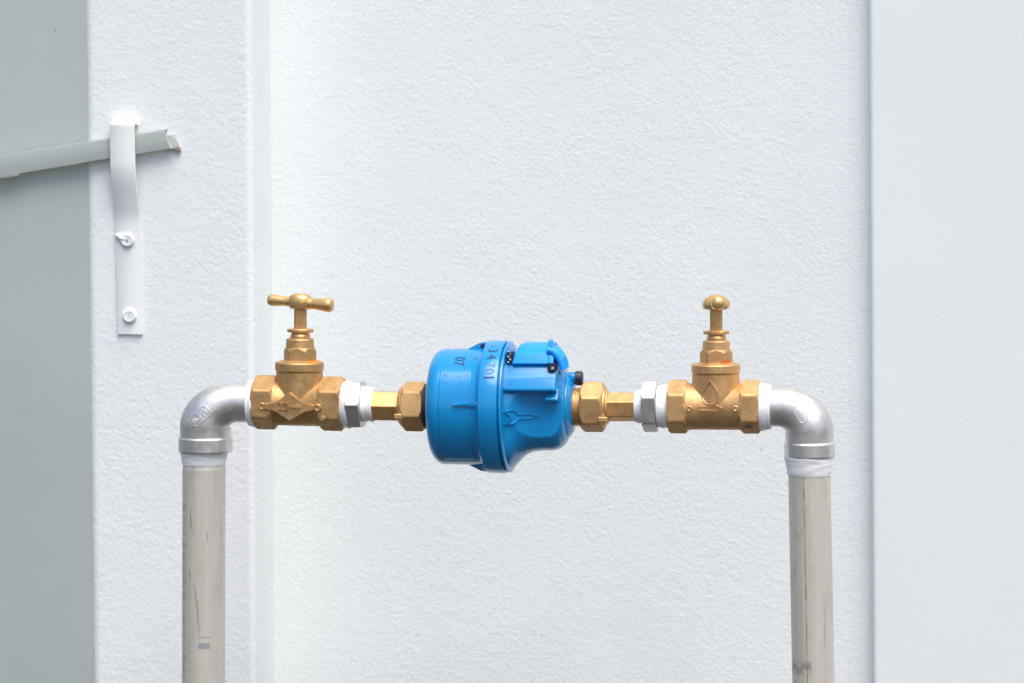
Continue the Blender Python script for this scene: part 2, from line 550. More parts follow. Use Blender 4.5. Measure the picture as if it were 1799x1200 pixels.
# gate leaf on the left, behind the pillar edge
g0 = eL(0.35)
gate = bpy.data.objects.new('metal_gate', None); COL.objects.link(gate)
gate.location = (g0 - 0.5, YG, 0.03)
tag(gate, 'flat grey painted metal gate leaf at the left edge of the picture', 'gate')
bm = bmesh.new()
def gx(z): return eL(z) + 0.004 - gate.location.x
zs_ = [0.0, 0.1, 0.4, 0.7, 1.0, 1.95]
prism(bm, [(-0.62, 0.0)] + [(gx(z + 0.03), z) for z in zs_] + [(-0.62, 1.95)], 0.0, 0.035, 0.0012, 2)
finish('leaf', bm, M_gate, gate)
bm = bmesh.new(); box(bm, -0.66, -0.622, -0.006, 0.041, -0.03, 2.1, 0.002)
finish('hinge_post', bm, M_gate, gate)

# sliding latch bar in front of gate and pillar
YB = YP - 0.0072
fb = Fr('latch_bar', 300, 245, 0, 292, 300, 245, YB)
tag(fb.e, 'grey flat metal latch bar with rusty lower edge, slanting through the white bracket', 'latch')
M_bar = paint("grey_bar_paint", (0.455, 0.505, 0.485), True, (-17.7 * fb.sz, 3.6 * fb.sz, -168 * fb.sz))
L = 420
bm = bmesh.new()
prism(bm, [(-L, 19), (-4, 19), (-9, 12), (-8, 6), (-2, -16), (-L, -19)][::-1], 0, 9, 0.8)
part('bar', bm, M_bar, fb, ang=40)
bm = bmesh.new()
prism(bm, [(-7, 8), (4, 8), (10, -15), (11, -22), (3, -22), (3, -17), (-6, -15)][::-1], 9, 16, 0.7)
part('end_lip', bm, M_bar, fb, ang=40)
bm = bmesh.new(); box(bm, -330, -272, -2.0, 1, -22, -18.5, 0.6)  # thin darker grey strip along the bar's lower edge, far left
part('edge_dash', bm, M_greyink, fb)

# bracket
fk = Fr('wall_bracket', 227, 480, 226, 400, 226 + 60, 400.5, YP)
tag(fk.e, 'white painted metal strap bracket screwed to the pillar, holding the grey latch bar', 'bracket')
F = 27.0
line = [(2, 264), (-F + 3, 264), (-F + 1, 263.3), (-F, 261), (-F, 257), (-F, 240), (-F, 210), (-F, 196), (-F, 190), (-F + 1, 178), (-F + 4, 163), (-F + 8, 148), (-F + 12, 134),
        (-F + 15.5, 121), (-F + 18.5, 110), (-F + 20.5, 101), (-F + 21.7, 92), (-5, 84), (-5, 40), (-5, -107)]
def offs(l, d):
    out = []
    for i, p in enumerate(l):
        q0, q1 = Vector(l[max(i - 1, 0)]), Vector(l[min(i + 1, len(l) - 1)])
        t = (q1 - q0).normalized()
        out.append((p[0] - t.y * d, p[1] + t.x * d))
    return out
other = offs(line, 4.6)
bm = bmesh.new(); secs = []
for (y0, z0), (y1, z1) in zip(line, other):
    ln = -0.016 * z0
    secs.append([bm.verts.new(p) for p in ((-21.5 + ln, y0 + 0.8, z0), (-20.7 + ln, y0, z0), (20.7 + ln, y0, z0), (21.5 + ln, y0 + 0.8, z0), (21.5 + ln, y1, z1), (-21.5 + ln, y1, z1))])
for p, q in zip(secs, secs[1:]):
    for i in range(6):
        bm.faces.new((p[i], p[(i + 1) % 6], q[(i + 1) % 6], q[i]))
bm.faces.new(secs[0]); bm.faces.new(secs[-1][::-1])
part('strap', bm, M_bracket, fk, ang=50)

def screw(cx, cz, blob):
    bm = bmesh.new()
    lathe(bm, [(-5, 12.5), (-8.5, 12.3), (-10.5, 10.5), (-11.2, 8.5), (-10.2, 7.5), (-10.4, 2.2), (-8.6, 1.6)][::-1], 'y', 40, (cx, 0, cz))
    s = part('screw', bm, M_bracket, fk)
    if blob:
        bm = bmesh.new()
        bmesh.ops.create_icosphere(bm, subdivisions=3, radius=1)
        for v in bm.verts:
            q = v.co.copy()
            nn = 1 + 0.25 * noise.noise(q * 1.7)
            taper = 1.0 - 0.35 * max(0, -q.x)
            v.co = Vector((cx - 11 + q.x * 11 * nn, -7 + q.y * 5 * nn, cz + 5 + q.z * 6.5 * nn * taper - q.x * 4))
        part('paint_drip', bm, M_bracket, fk, s)
        bm = bmesh.new()
        lathe(bm, [(-11.6, 1.8), (-8.4, 1.4)], 'y', 12, (cx + 1, 0, cz))
        part('screw_recess', bm, M_greyink, fk, s)
screw(-1, 58, True)
screw(2, -75, False)
fk.e.name = 'wall_bracket'

# ------------------------------------------------------------------ pipes
def pipe(cx, vt, cxb, rr_, label, seam):
    f = Fr('steel_pipe', cx, vt, cx - 40, vt, cx + 40, vt + (0.8 if cx < 900 else 0.0))
    bot = P(cxb, 1200)
    top = P(cx, vt)
    d = (bot - top).normalized()
    zax = -d
    xax = (f.X - zax * f.X.dot(zax)).normalized(); yax = zax.cross(xax)
    m = Matrix((xax, yax, zax)).transposed().to_4x4(); m.translation = top
    f.e.matrix_world = m
    ln = (top.z + 0.02) / abs(d.z) / f.sz
    bm = bmesh.new()
    prof = [(-ln, rr_)] + [(-ln + (ln - 4) * k / 30, rr_) for k in range(1, 31)] + [(-3, rr_ + 0.0), (0, rr_ - 1), (40, rr_ - 2)]
    lathe(bm, prof, 'z', 96)
    part('tube', bm, pipe_mat('weathered_steel_pipe_' + ('seam' if seam else 'plain'), seam, f.sz), f)
    tag(f.e, label, 'pipe', 'upright steel pipes carrying the water meter')
    return f

fpl = pipe(358.5, 820, 357.7, 36.8, 'grey weathered upright steel pipe on the left, under the left elbow', False)
fpr = pipe(1422, 832, 1429, 37.2, 'weathered upright steel pipe on the right, with a thin rust line down its front', True)

def wrapz(f, bmx, R, th, z0, ang=0, dr=0.25):
    """wrap a flat mesh (x right, y up) round a vertical cylinder"""
    for v in bmx.verts:
        x, y, h = v.co
        X = x * cos(ang) - y * sin(ang); Y = x * sin(ang) + y * cos(ang)
        t = th + X / R
        r = R + dr + h
        v.co = Vector((r * sin(t), -r * cos(t), z0 + Y))
    return bmx

def flatgrid(bm, x0, x1, y0, y1, nx=6):
    vs = [[bm.verts.new((x0 + (x1 - x0) * i / nx, y, 0)) for i in range(nx + 1)] for y in (y0, y1)]
    for i in range(nx): bm.faces.new((vs[0][i], vs[0][i + 1], vs[1][i + 1], vs[1][i]))
    return bm
# print on the left pipe: small grey stamp and a column of worn marks at its left edge
bm = bmesh.new(); flatgrid(bm, -1, 19, -5, 5); flatgrid(bm, -1, 19, 14, 15.5)
part('stamp_mark', wrapz(fpl, bm, 36.8, R_(2), -310), M_greyink, fpl)
def scratch(pts, w):
    bm = bmesh.new(); n = len(pts); L_ = []
    for i, (x, y) in enumerate(pts):
        ww = w * sin(pi * (i + 0.35) / (n - 0.3)) * 0.5
        L_.append((bm.verts.new((x - ww, y, 0)), bm.verts.new((x + ww, y, 0))))
    for (a, b), (c, d) in zip(L_, L_[1:]): bm.faces.new((a, b, d, c))
    return bm
M_scr = plastic("dark_scratch", (0.36, 0.34, 0.295), 0.7, 0.0, 2, 0.2)
for pts_, w_ in (([(-16, -70), (-15, -82), (-14.5, -92), (-13, -102), (-11, -110)], 3.2), ([(-18, -176), (-17, -186), (-15, -196)], 2.4),
                 ([(-9, -196), (-6, -212), (-4, -226), (-1.5, -245), (0, -262), (1, -280), (1.5, -296)], 3.2), ([(14, -108), (15, -118), (15, -130)], 2.0)):
    part('scratch', wrapz(fpl, scratch(pts_, w_), 36.8, 0, 0, 0, 0.15), M_scr, fpl)
bm = bmesh.new()
tb = text_bm("O", 13); tmp = bpy.data.meshes.new("t"); tb.to_mesh(tmp); tb.free()
zz = -70
for k, g in enumerate("OI-OC-IO-CI-OO-I"):
    tb = text_bm(g, 15)
    for v in tb.verts: v.co.y += zz - 36 * 0 - k * 22
    me_ = bpy.data.meshes.new("t"); tb.to_mesh(me_); tb.free(); bm.from_mesh(me_); bpy.data.meshes.remove(me_)
bpy.data.meshes.remove(tmp)
part('edge_print', wrapz(fpl, bm, 36.8, R_(-50), 0), M_greyink, fpl)

# ------------------------------------------------------------------ elbows
def tape_rings(bm, a0, a1, r0, r1, axis, o=(0, 0, 0), seed=1, rough=1.0, n=96):
    prof = []; K = 14
    for k in range(K + 1):
        t = k / K
        prof.append((a0 + (a1 - a0) * t, (r0 + (r1 - r0) * t)))
    def f(t, a, r):
        q = Vector((cos(t) * 1.4, sin(t) * 1.4, a * 0.16 + seed * 7))
        e = min(1.0, min(abs(a - a0), abs(a1 - a)) / 2.0 + 0.25)
        ridge = 0.7 * sin(a * 1.1 + 1.5 * t * 0 + seed + 1.3 * noise.noise(q * 0.9))
        return (r - 1.6 + 1.6 * e ** 0.5) + rough * (noise.noise(q) * 1.7 + ridge * 0.5)
    lathe(bm, prof, axis, n, o, f)
    return bm

def elbow(u0, v0, mirror, label, geo, text, fr_pts):
    """geo: rh, rv (radii of the horizontal and vertical branch), C arc centre, a/b arc radii, xe end of the horizontal branch"""
    f = Fr('pipe_elbow', u0, v0, *fr_pts)
    tag(f.e, label, 'pipe elbow', 'stainless steel elbows at the pipe tops')
    s = -1 if mirror else 1
    rh, rv, Cx, Cz, a, b, xe, zb, rc = geo
    pts = [(xe, Cz + b, rh)]
    for k in range(1, 4): pts.append((xe + (Cx - xe) * k / 4, Cz + b, rh + (0.0)))
    K = 26
    for k in range(K + 1):
        t = k / K; th = pi / 2 * t
        w = t * t * (3 - 2 * t)
        pts.append((Cx - a * sin(th), Cz + b * cos(th), rh + (rv - rh) * w + 1.2 * sin(pi * t)))
    for k in range(1, 4): pts.append((Cx - a, Cz + (zb - Cz) * k / 3, rv))
    bm = bmesh.new(); rows = []
    for i, (x, z, r) in enumerate(pts):
        p0, p1 = pts[max(i - 1, 0)], pts[min(i + 1, len(pts) - 1)]
        tx, tz = p1[0] - p0[0], p1[1] - p0[1]; L_ = math.hypot(tx, tz); tx /= L_; tz /= L_
        nx, nz_ = -tz, tx
        rows.append([Vector((s * (x + nx * r * cos(q)), -r * sin(q), z + nz_ * r * cos(q))) for q in (2 * pi * j / 96 for j in range(96))])
    rings(bm, rows)
    body = part('body', bm, M_elbow, f, ang=50)
    bm = bmesh.new(); cx = s * (Cx - a)
    lathe(bm, [(zb + 4, rv - 1), (zb + 2.5, rv + 0.3), (zb, rc), (zb - 21, rc), (zb - 23.5, rc - 1), (zb - 24.5, rc - 3.5), (zb - 24.5, rc - 9), (zb - 14, rc - 10)], 'z', 96, (cx, 0, 0))
    part('collar', bm, M_elbow, f, ang=18)
    return f, s, body, (Cx, Cz, a, b, rh, rv)

fe, s_, eb, gg = elbow(361, 752, False, 'left stainless steel elbow with a raised lettered badge, joined to the left valve',
    (34, 43.3, 54, 0, 54, 45, 80, -18, 46.2), "ROW", (330, 752, 400, 752.9))
# badge on the left elbow: raised rim and letters laid on the curved face
from mathutils.bvhtree import BVHTree
def lay_on(f, body, bmx, h0):
    """project a flat local mesh (x,z in px, y = height) onto the front of a part"""
    me = body.data
    bv = BVHTree.FromPolygons([v.co.copy() for v in me.vertices], [tuple(p.vertices) for p in me.polygons])
    for v in bmx.verts:
        hgt = v.co.y
        o = Vector((v.co.x * f.sx, -1.0, v.co.z * f.sz))
        hit = bv.ray_cast(o, Vector((0, 1, 0)))
        if hit[0] is None: y, n = 0, Vector((0, -1, 0))
        else:
            n = hit[1]; y = hit[0].y
            if n.y > 0: n = -n
        p = Vector((o.x, y if hit[0] is not None else 0, o.z)) + n * ((hgt + h0) * f.sz)
        v.co = Vector((p.x / f.sx, p.y / f.sz, p.z / f.sz))
    return bmx

def ribbon(bm, pts, w, h, closed=True, drop=1.0):
    """raised line of width w, height h along flat points (x,z)"""
    n = len(pts); ra, rb, rc_, rd = [], [], [], []
    for i in range(n):
        p = Vector(pts[i]); a = Vector(pts[(i - 1) % n] if closed or i else pts[i]); b = Vector(pts[(i + 1) % n] if closed or i < n - 1 else pts[i])
        t = (b - a).normalized(); nn = Vector((-t.y, t.x))
        ra.append(bm.verts.new((p.x + nn.x * w * .75, -drop, p.y + nn.y * w * .75)))
        rb.append(bm.verts.new((p.x + nn.x * w * .3, h, p.y + nn.y * w * .3)))
        rc_.append(bm.verts.new((p.x - nn.x * w * .3, h, p.y - nn.y * w * .3)))
        rd.append(bm.verts.new((p.x - nn.x * w * .75, -drop, p.y - nn.y * w * .75)))
    for i in range(n if closed else n - 1):
        j = (i + 1) % n
        for A, B in ((ra, rb), (rb, rc_), (rc_, rd), (rd, ra)):
            bm.faces.new((A[i], A[j], B[j], B[i]))
    return bm

def subdiv(pts, step, closed=True):
    out = []; n = len(pts)
    for i in range(n if closed else n - 1):
        a = Vector(pts[i]); b = Vector(pts[(i + 1) % n]); L_ = (b - a).length; k = max(1, int(L_ / step))
        for j in range(k): out.append(tuple(a + (b - a) * j / k))
    if not closed: out.append(tuple(pts[-1]))
    return out

def rot2(p, a, c=(0, 0)): return (c[0] + p[0] * cos(a) - p[1] * sin(a), c[1] + p[0] * sin(a) + p[1] * cos(a))

ang = R_(43)
c0 = (0.5, 23.5)
oct_ = [(-17, 9.5), (17, 9.5), (20, 6), (20, -7), (17, -10), (-14, -10), (-21, -4), (-21, 6)]
bm = bmesh.new(); ribbon(bm, subdiv([rot2(p, ang, c0) for p in oct_], 3), 2.2, 1.3)
badge = part('badge_rim', lay_on(fe, eb, bm, 0.0), M_elbow, fe, ang=40)
bm = text_bm("ROW", 17, 3.2, 0.1)
for v in bm.verts:
    x, y = rot2((v.co.x * 0.92, v.co.y), ang, c0); v.co = Vector((x, v.co.z + 0.4, y))
part('badge_letters', lay_on(fe, eb, bm, 0.0), M_elbow, fe, ang=40)

fe2, s2, eb2, gg2 = elbow(1422, 752, True, 'right stainless steel elbow with faint brownish stains, joined to the right valve',
    (34, 42.5, 55, -8, 55, 45, 75, -27, 44.8), "", (1390, 752, 1460, 752))
c1 = (-12, 27)
bm = bmesh.new(); ribbon(bm, subdiv([rot2(p, R_(-58), c1) for p in [(-14, 8), (10, 8), (15, 4), (15, -5), (10, -8), (-14, -8), (-17, -4), (-17, 4)]], 3), 2.0, 0.7)
part('badge_rim', lay_on(fe2, eb2, bm, 0.0), M_elbow, fe2, ang=40)
# thread tape: at the horizontal ends (part of elbow) and under the collars (part of pipe)
bm = bmesh.new(); tape_rings(bm, 78, 90, 40, 43, 'x', (0, 0, 45), 1, 0.5)
part('thread_tape', bm, M_tape, fe)
bm = bmesh.new(); tape_rings(bm, -67, -86, 38, 43, 'x', (0, 0, 37), 2, 0.4)
part('thread_tape', bm, M_tape, fe2)
bm = bmesh.new(); tape_rings(bm, 3, 30, 36.5, 41.5, 'z', (0, 0, 0), 3, 0.4)
part('thread_tape', bm, M_tape, fpl)
bm = bmesh.new(); tape_rings(bm, -3, 34, 38.5, 44, 'z', (0, 0, 0), 4, 0.6)
part('thread_tape', bm, M_tape, fpr)

# ------------------------------------------------------------------ stop valves
def valve(u0, v0, pts, label, M1, left):
    f = Fr('stop_valve', u0, v0, *pts)
    tag(f.e, label, 'valve', 'brass stop valves on either side of the water meter')
    if left: hl, hr, Rh, rb, rn, zn = (-77, -40), (40, 78), 48.5, 40, 41, 57
    else: hl, hr, Rh, rb, rn, zn = (-83, -50), (45, 78), 48, 40.5, 42, 60
    bm = bmesh.new()
    nut(bm, hl[0], hl[1], Rh, R_(30), 'x', 5, 0.90)
    part('hex_end', bm, M1, f, ang=28)
    bm = bmesh.new()
    nut(bm, hr[0], hr[1], Rh, R_(30), 'x', 5, 0.90)
    part('hex_end', bm, M1, f, ang=28)
    bm = bmesh.new()
    lathe(bm, [(hl[1] - 4, rb + 2.5), (hl[1] + 1, rb + 1.5), (hl[1] + 4, rb), (hr[0] - 4, rb), (hr[0] - 1, rb + 1.5), (hr[0] + 4, rb + 2.5)], 'x', 96)
    lathe(bm, [(0, rn - 0.7), (zn - 3, rn - 0.7), (zn - 1.8, rn - 2.2), (zn, rn - 2.2)], 'z', 96)
    body = part('body', bm, M1, f, ang=35)
    z = zn
    bm = bmesh.new()
    lathe(bm, [(z - 1, rn - 3), (z, rn), (z + 1.5, rn + 0.8), (z + 13, rn + 0.8), (z + 15, rn - 0.6), (z + 15.6, rn - 2), (z + 18.2, 30), (z + 19, 25)], 'z', 96)
    part('bonnet_ring', bm, M1, f, ang=16)
    z += 18
    bm = bmesh.new()
    # hexagon whose upper part is turned round: chamfers give the V-shaped facets
    prof = [(0, 31)] + [(14 + 1.2 * k, 30.5 - 0.85 * k) for k in range(8)] + [(24.5, 24.2), (36, 23.6), (38, 22.2), (38.5, 16)]
    ap = 25.0
    lathe(bm, [(z + a, r) for a, r in prof], 'z', 180, (1.0, 0, 0), lambda t, a, r: min(hexr(t, ap, R_(30 if left else 36), 60), r))
    part('bonnet_nut', bm, M1, f, ang=24)
    z += 38
    bm = bmesh.new()
    lathe(bm, [(z - 1, 17.5), (z + 5, 17.5), (z + 8, 15.5), (z + 13, 14.5), (z + 14, 13), (z + 14.5, 10)], 'z', 64, (1.5, 0, 0))
    part('gland', bm, M_brass_m, f)
    bm = bmesh.new()
    lathe(bm, [(z + 11, 15), (z + 11.2, 22.0), (z + 12.5, 23), (z + 16, 23), (z + 17, 22), (z + 17, 14)], 'z', 48, (1.5, 0, 0), lambda t, a, r: r * (1 - 0.16 * abs(cos(t)) ** 2))
    part('retaining_clip', bm, M_brass_m, f)
    z += 14
    hs = z + 46
    bm = bmesh.new()
    tr = R_(0) if left else R_(0)
    for sgn in (-1, 1):
        lathe(bm, [(z - 2, 6.2), (hs, 6.2)], 'z', 32, (1.5 + sgn * 5.0, 0, 0))
    lathe(bm, [(z - 2, 8.0), (hs, 8.0)], 'z', 32, (1.5, 1.5, 0))
    part('spindle', bm, M_brass_m, f)
    # handle: domed boss with two bulged arms
    bm = bmesh.new()
    cx, cz = 1.5, hs + 4
    yawh = R_(-14) if left else R_(-79)
    tilt = R_(-3.0) if left else R_(3)
    dx = Vector((cos(yawh) * cos(tilt), sin(yawh) * cos(tilt), sin(tilt)))
    boss = [(-13, 4), (-12.5, 14), (-10, 19.0), (-4, 20.8), (4, 20.6), (9, 19.2), (12.5, 16.0), (14.6, 10), (15.2, 3)] if left else \
           [(-11, 4), (-10.5, 15), (-8, 22.5), (-4, 24.6), (2, 24.2), (7, 21.6), (11.5, 16.5), (15, 9.5), (16.5, 3)]
    lathe(bm, [(a, r) for a, r in boss], 'z', 64, (cx, 0, cz), lambda t, a, r: r * (1 - 0.14 * abs(cos(t - (yawh if left else 0))) ** 2))
    h = part('handle', bm, M_brass_h, f)
    for sgn in (-1, 1):
        bm = bmesh.new()
        cpt = [(10, 9.8), (18, 9.0), (24, 8.3), (29, 8.2), (36, 8.8), (44, 9.7), (52, 10.5), (57, 10.3), (60, 8.4), (61.3, 5), (61.6, 1)]
        if not left: cpt = [(6, 11), (14, 11), (24, 10.6), (34, 10.6), (42, 10.8), (48, 10.2), (52, 8.4), (54.5, 5.4), (55.4, 1)]
        k = 1.0 if sgn < 0 else (1.16 if left else 1.2)
        tube(bm, [Vector((cx, 0, cz + (-1.0 if left else 1.5))) + dx * (sgn * a) for a, r in cpt], [r * k for a, r in cpt], 32)
        part('handle_arm', bm, M_brass_h, f, h, ang=50)
    if left:
        bm = bmesh.new()   # solid plug of darker brass at the round hole in the handle boss
        tube(bm, [Vector((cx + 8, -16.6, cz + 4)), Vector((cx + 5, -6, cz + 1))], 4.6, 20)
        part('boss_plug', bm, M_black if False else M_brass, f, h)
    return f, body

fv, vb = valve(526, 708, (445, 706, 605, 709.5), 'left brass stop valve with a diamond plate and its handle lying across the view', M_brass, True)
fw, wb = valve(1258, 714.5, (1175, 714.5, 1335, 714.8), 'right brass stop valve with a raised drop emblem and its handle pointing at the viewer', M_brass2, False)

# left valve: diamond plate on a rib with two round bosses
bm = bmesh.new()
dz = -2.5; ox = -7
dia = [(ox - 44, dz + 4.5), (ox - 24, dz + 4.5), (ox, dz + 25.5), (ox + 26, dz + 4.0), (ox + 46, dz + 4.0), (ox + 46, dz - 6), (ox + 27, dz - 6.5), (ox, dz - 26), (ox - 25, dz - 6.5), (ox - 44, dz - 6)]
prism(bm, dia[::-1], -46.5, -36, 1.6, 3)
plate = part('diamond_plate', bm, M_brass, fv, ang=60)
for bx in (-56, 42):
    bm = bmesh.new()
    y0 = -47.5 if bx > 0 else -43
    lathe(bm, [(y0 + 7, 7.0), (y0, 6.8), (y0 - 1.6, 5.6), (y0 - 1.6, 3.6), (y0, 2.6), (y0, 0.5)], 'y', 32, (bx, 0, dz - 1.0))
    part('round_boss', bm, M_brass, fv)
bm = text_bm("22", 19, 7.0, 0.1)
for v in bm.verts: v.co = Vector((v.co.x + ox - 11, -46.5 - v.co.z, v.co.y + dz))
part('size_marking', bm, M_brass, fv, ang=40)
bm = bmesh.new()
prism(bm, [(ox + 3, dz - 2.2), (ox + 13, dz - 2.2), (ox + 13, dz - 5), (ox + 21, dz), (ox + 13, dz + 5), (ox + 13, dz + 1.6), (ox + 3, dz + 1.6)], -48.2, -46, 0.6, 2)
part('flow_arrow', bm, M_brass, fv)
# small cast lugs on the ends
bm = bmesh.new(); lathe(bm, [(-42, 5), (-43.6, 4.0), (-43.8, 1)][::-1], 'y', 24, (50, 0, -22))
part('casting_pip', bm, M_brass, fv)

# right valve: drop emblem on the neck, arrow and bosses on the barrel
def drop_pts(cx, cz, w, h, n=40):
    out = []
    for k in range(n):
        t = 2 * pi * k / n
        x = sin(t) * (sin(t / 2) ** 1.15) if True else 0
        out.append((cx + w * sin(t) * sin(t / 2) ** 1.2 * 1.18, cz - h * 0.5 + h * (1 + cos(t)) / 2 - 0))
    return out
emb = bmesh.new()
ribbon(emb, drop_pts(-6, 28, 15.5, 42), 3.2, 1.8)
part('drop_emblem', lay_on(fw, wb, emb, 0.0), M_brass2, fw, ang=50)
emb = text_bm("J", 19, 1.8, 0.5)
for v in emb.verts: v.co = Vector((v.co.x - 5, v.co.z + 0.4, v.co.y + 22))
part('emblem_mark', lay_on(fw, wb, emb, 0.0), M_brass2, fw, ang=40)
emb = bmesh.new()
arw = [(-27, -1), (-8, -1), (-8, -5), (-2, -0.5), (14, -0.5), (14, 3.0), (-2, 3.0), (-8, 9), (-8, 4.5), (-27, 4.5)]
arw = [(-27, -3.5), (0, -3.5), (0, -7), (16, 0.5), (0, 7), (0, 3.5), (-27, 3.5)]
ribbon(emb, subdiv(arw, 3), 3.0, 1.4)
part('flow_arrow', lay_on(fw, wb, emb, 0.0), M_brass2, fw, ang=50)
for bx in (-43, 38):
    bm = bmesh.new(); lathe(bm, [(-38, 6.0), (-41.5, 5.6), (-42.3, 4.4), (-42.3, 3), (-41.4, 2), (-41.4, 0.3)][::-1], 'y', 32, (bx, 0, 0))
    part('round_boss', bm, M_brass2, fw)

# ------------------------------------------------------------------ hex nipples
def nipple(u0, v0, label, a, b, rot, Rv, tapes):
    f = Fr('hex_nipple', u0, v0, u0 - 30, v0, u0 + 30, v0)
    tag(f.e, label, 'pipe fitting', 'grey hexagon nipples between valves and couplings')
    bm = bmesh.new(); nut(bm, a, b, Rv, rot, 'x', 3.0, 0.93)
    part('hex_collar', bm, M_nipple, f, ang=26)
    for i, (a0, a1, r0, r1, rg) in enumerate(tapes):
        bm = bmesh.new(); tape_rings(bm, a0, a1, r0, r1, 'x', (0, 0, 0), 5 + i + u0 * 0.01, rg)
        part('thread_tape', bm, M_tape, f)
    return f
nipple(624, 710.3, 'grey steel hexagon nipple with white thread tape, next to the left valve', -10, 14, R_(2), 45.5, [(-24, -9, 38, 43, 0.4), (14.5, 33, 31.5, 29, 1.2)])
nipple(1142, 714, 'grey steel hexagon nipple wrapped in thick white tape, next to the right valve', -11, 13, R_(24), 46.5, [(-26, -12, 27.5, 30.5, 0.5), (14, 38, 37.0, 39, 0.6)])

# ------------------------------------------------------------------ union couplings
def union(u0, v0, label, nutp, tail, rotn, rott, Rn, Rt, lug, facing):
    f = Fr('union_coupling', u0, v0, u0 - 40, v0 - (0.6 if u0 < 900 else 0), u0 + 40, v0 + (0.6 if u0 < 900 else 0))
    tag(f.e, label, 'pipe coupling', 'brass union couplings at both ends of the water meter')
    bm = bmesh.new(); nut(bm, tail[0], tail[1], Rt, rott, 'x', 1.5, 0.96)
    part('tailpiece', bm, M_brass_m, f, ang=26)
    bm = bmesh.new()
    nut(bm, nutp[0], nutp[1], Rn, rotn, 'x', 7, 0.83)
    n_ = part('union_nut', bm, M_brass_m if facing < 0 else M_brass2, f, ang=26)
    bm = bmesh.new()
    e = nutp[0] if facing < 0 else nutp[1]
    lathe(bm, [(e - facing * 2, Rt + 9), (e + facing * 2, Rt + 8), (e + facing * 4, Rt + 4), (e + facing * 6.5, Rt + 2.5), (e + facing * 7, Rt - 2)], 'x', 64)
    part('nut_neck', bm, M_brass_m, f, n_)
    bm = bmesh.new()
    x0, x1 = sorted((e - facing * 8, e + facing * 9))
    box(bm, x0, x1, lug[0] - 4, lug[0] + 5, lug[1] - 5, lug[1] + 5, 2.6, 3)
    part('seal_lug', bm, M_brass_m, f, n_)
    return f
union(700, 713.5, 'brass union coupling on the left, between the left grey nipple and the meter', (9, 49), (-46, 6), R_(40), R_(2), 44.5, 28.5, (-37, -15), -1)
union(1060, 715, 'brass union coupling on the right, with bare threads showing beside the meter', (-38, 3), (2, 58), R_(24), R_(24), 45.5, 26, (-37, -19), 1)

# ------------------------------------------------------------------ water meter
fm = Fr('water_meter', 880, 714.5, 780, 714, 980, 715)
tag(fm.e, 'blue round water meter with bright blue lid, mounted between the brass couplings', 'water meter')
# drum (x relative to 880)
bm = bmesh.new()
prof = [(-118, 35), (-118, 70)]
for k in range(13):
    a = pi / 2 * k / 12
    prof.append((-96 - 22 * cos(a), 78 + 23.5 * sin(a)))
prof += [(-92, 101.5), (-60, 102), (-32, 102.5), (-27, 103.5), (-24, 106), (-22, 110), (-20, 112)]
lathe(bm, prof, 'x', 160)
drum = part('drum', bm, M_blue, fm, ang=40)
# raised panel on the drum front, with text on it
def wrapx(bmx, R, dr=0.25, f=None):
    """flat mesh: x along the axis, y = arc length upward from the front, z = height"""
    for v in bmx.verts:
        x, y, h = v.co
        t = y / R; r = R + dr + h
        v.co = Vector((x, -r * cos(t), r * sin(t)))
    return bmx
def strip_panel(bm, x0, x1, t0, t1, R, h, n=40, bev=2.0):
    """raised curved panel between angles t0..t1"""
    rows = []
    for k in range(n + 1):
        t = t0 + (t1 - t0) * k / n
        e = min(1.0, min(k, n - k) / 1.0)
        hh = h * e
        row = []
        for x, q in ((x0, -1), (x0 + bev, hh), (x0 + bev + 8, hh + 0.0), (x1 - bev, hh), (x1, -1)):
            r = R + q
            row.append(bm.verts.new((x, -r * cos(t), r * sin(t))))
        rows.append(row)
    for a, b in zip(rows, rows[1:]):
        for i in range(4): bm.faces.new((a[i], a[i + 1], b[i + 1], b[i]))
    for i in range(4):
        pass
    return bm
bm = bmesh.new(); strip_panel(bm, -92, -35, R_(-60), R_(46), 101.7, 1.8)
part('raised_panel', bm, M_blue, fm, drum, ang=40)
# frame lines and faint lettering embossed on the panel (top rows)
bm = bmesh.new()
fl = subdiv([(-90, 42), (-86, 66), (-80, 67)], 4, False); ribbon(bm, fl, 1.6, 0.7, False)
fl = subdiv([(-46, 67), (-41, 66), (-41, 42)], 4, False); ribbon(bm, fl, 1.6, 0.7, False)
for v in bm.verts: v.co = Vector((v.co.x, v.co.z, v.co.y))
part('frame_lines', wrapx(bm, 103.5, 0.0), M_blue, fm, drum)
bm = bmesh.new(); rg = random.Random(3)
for yy in (63, 53):
    x = -83.0
    while x < -45:
        w = rg.uniform(2.2, 4.2)
        if rg.random() > 0.17:
            for seg in ((x, x + w * 0.3), (x + w * 0.55, x + w * 0.8)):
                vv = [bm.verts.new(p) for p in ((seg[0], yy - rg.uniform(1.5, 3), 0.7), (seg[1], yy - 2.6, 0.7), (seg[1], yy + rg.uniform(1.2, 2.8), 0.7), (seg[0], yy + 2.6, 0.7))]
                bm.faces.new(vv)
                for i in range(4):
                    a_, b_ = vv[i], vv[(i + 1) % 4]
                    bm.faces.new((a_, b_, bm.verts.new((b_.co.x, b_.co.y, -1)), bm.verts.new((a_.co.x, a_.co.y, -1))))
        x += w + 0.6
part('raised_lettering', wrapx(bm, 103.5, 0.0), M_blue, fm, drum)
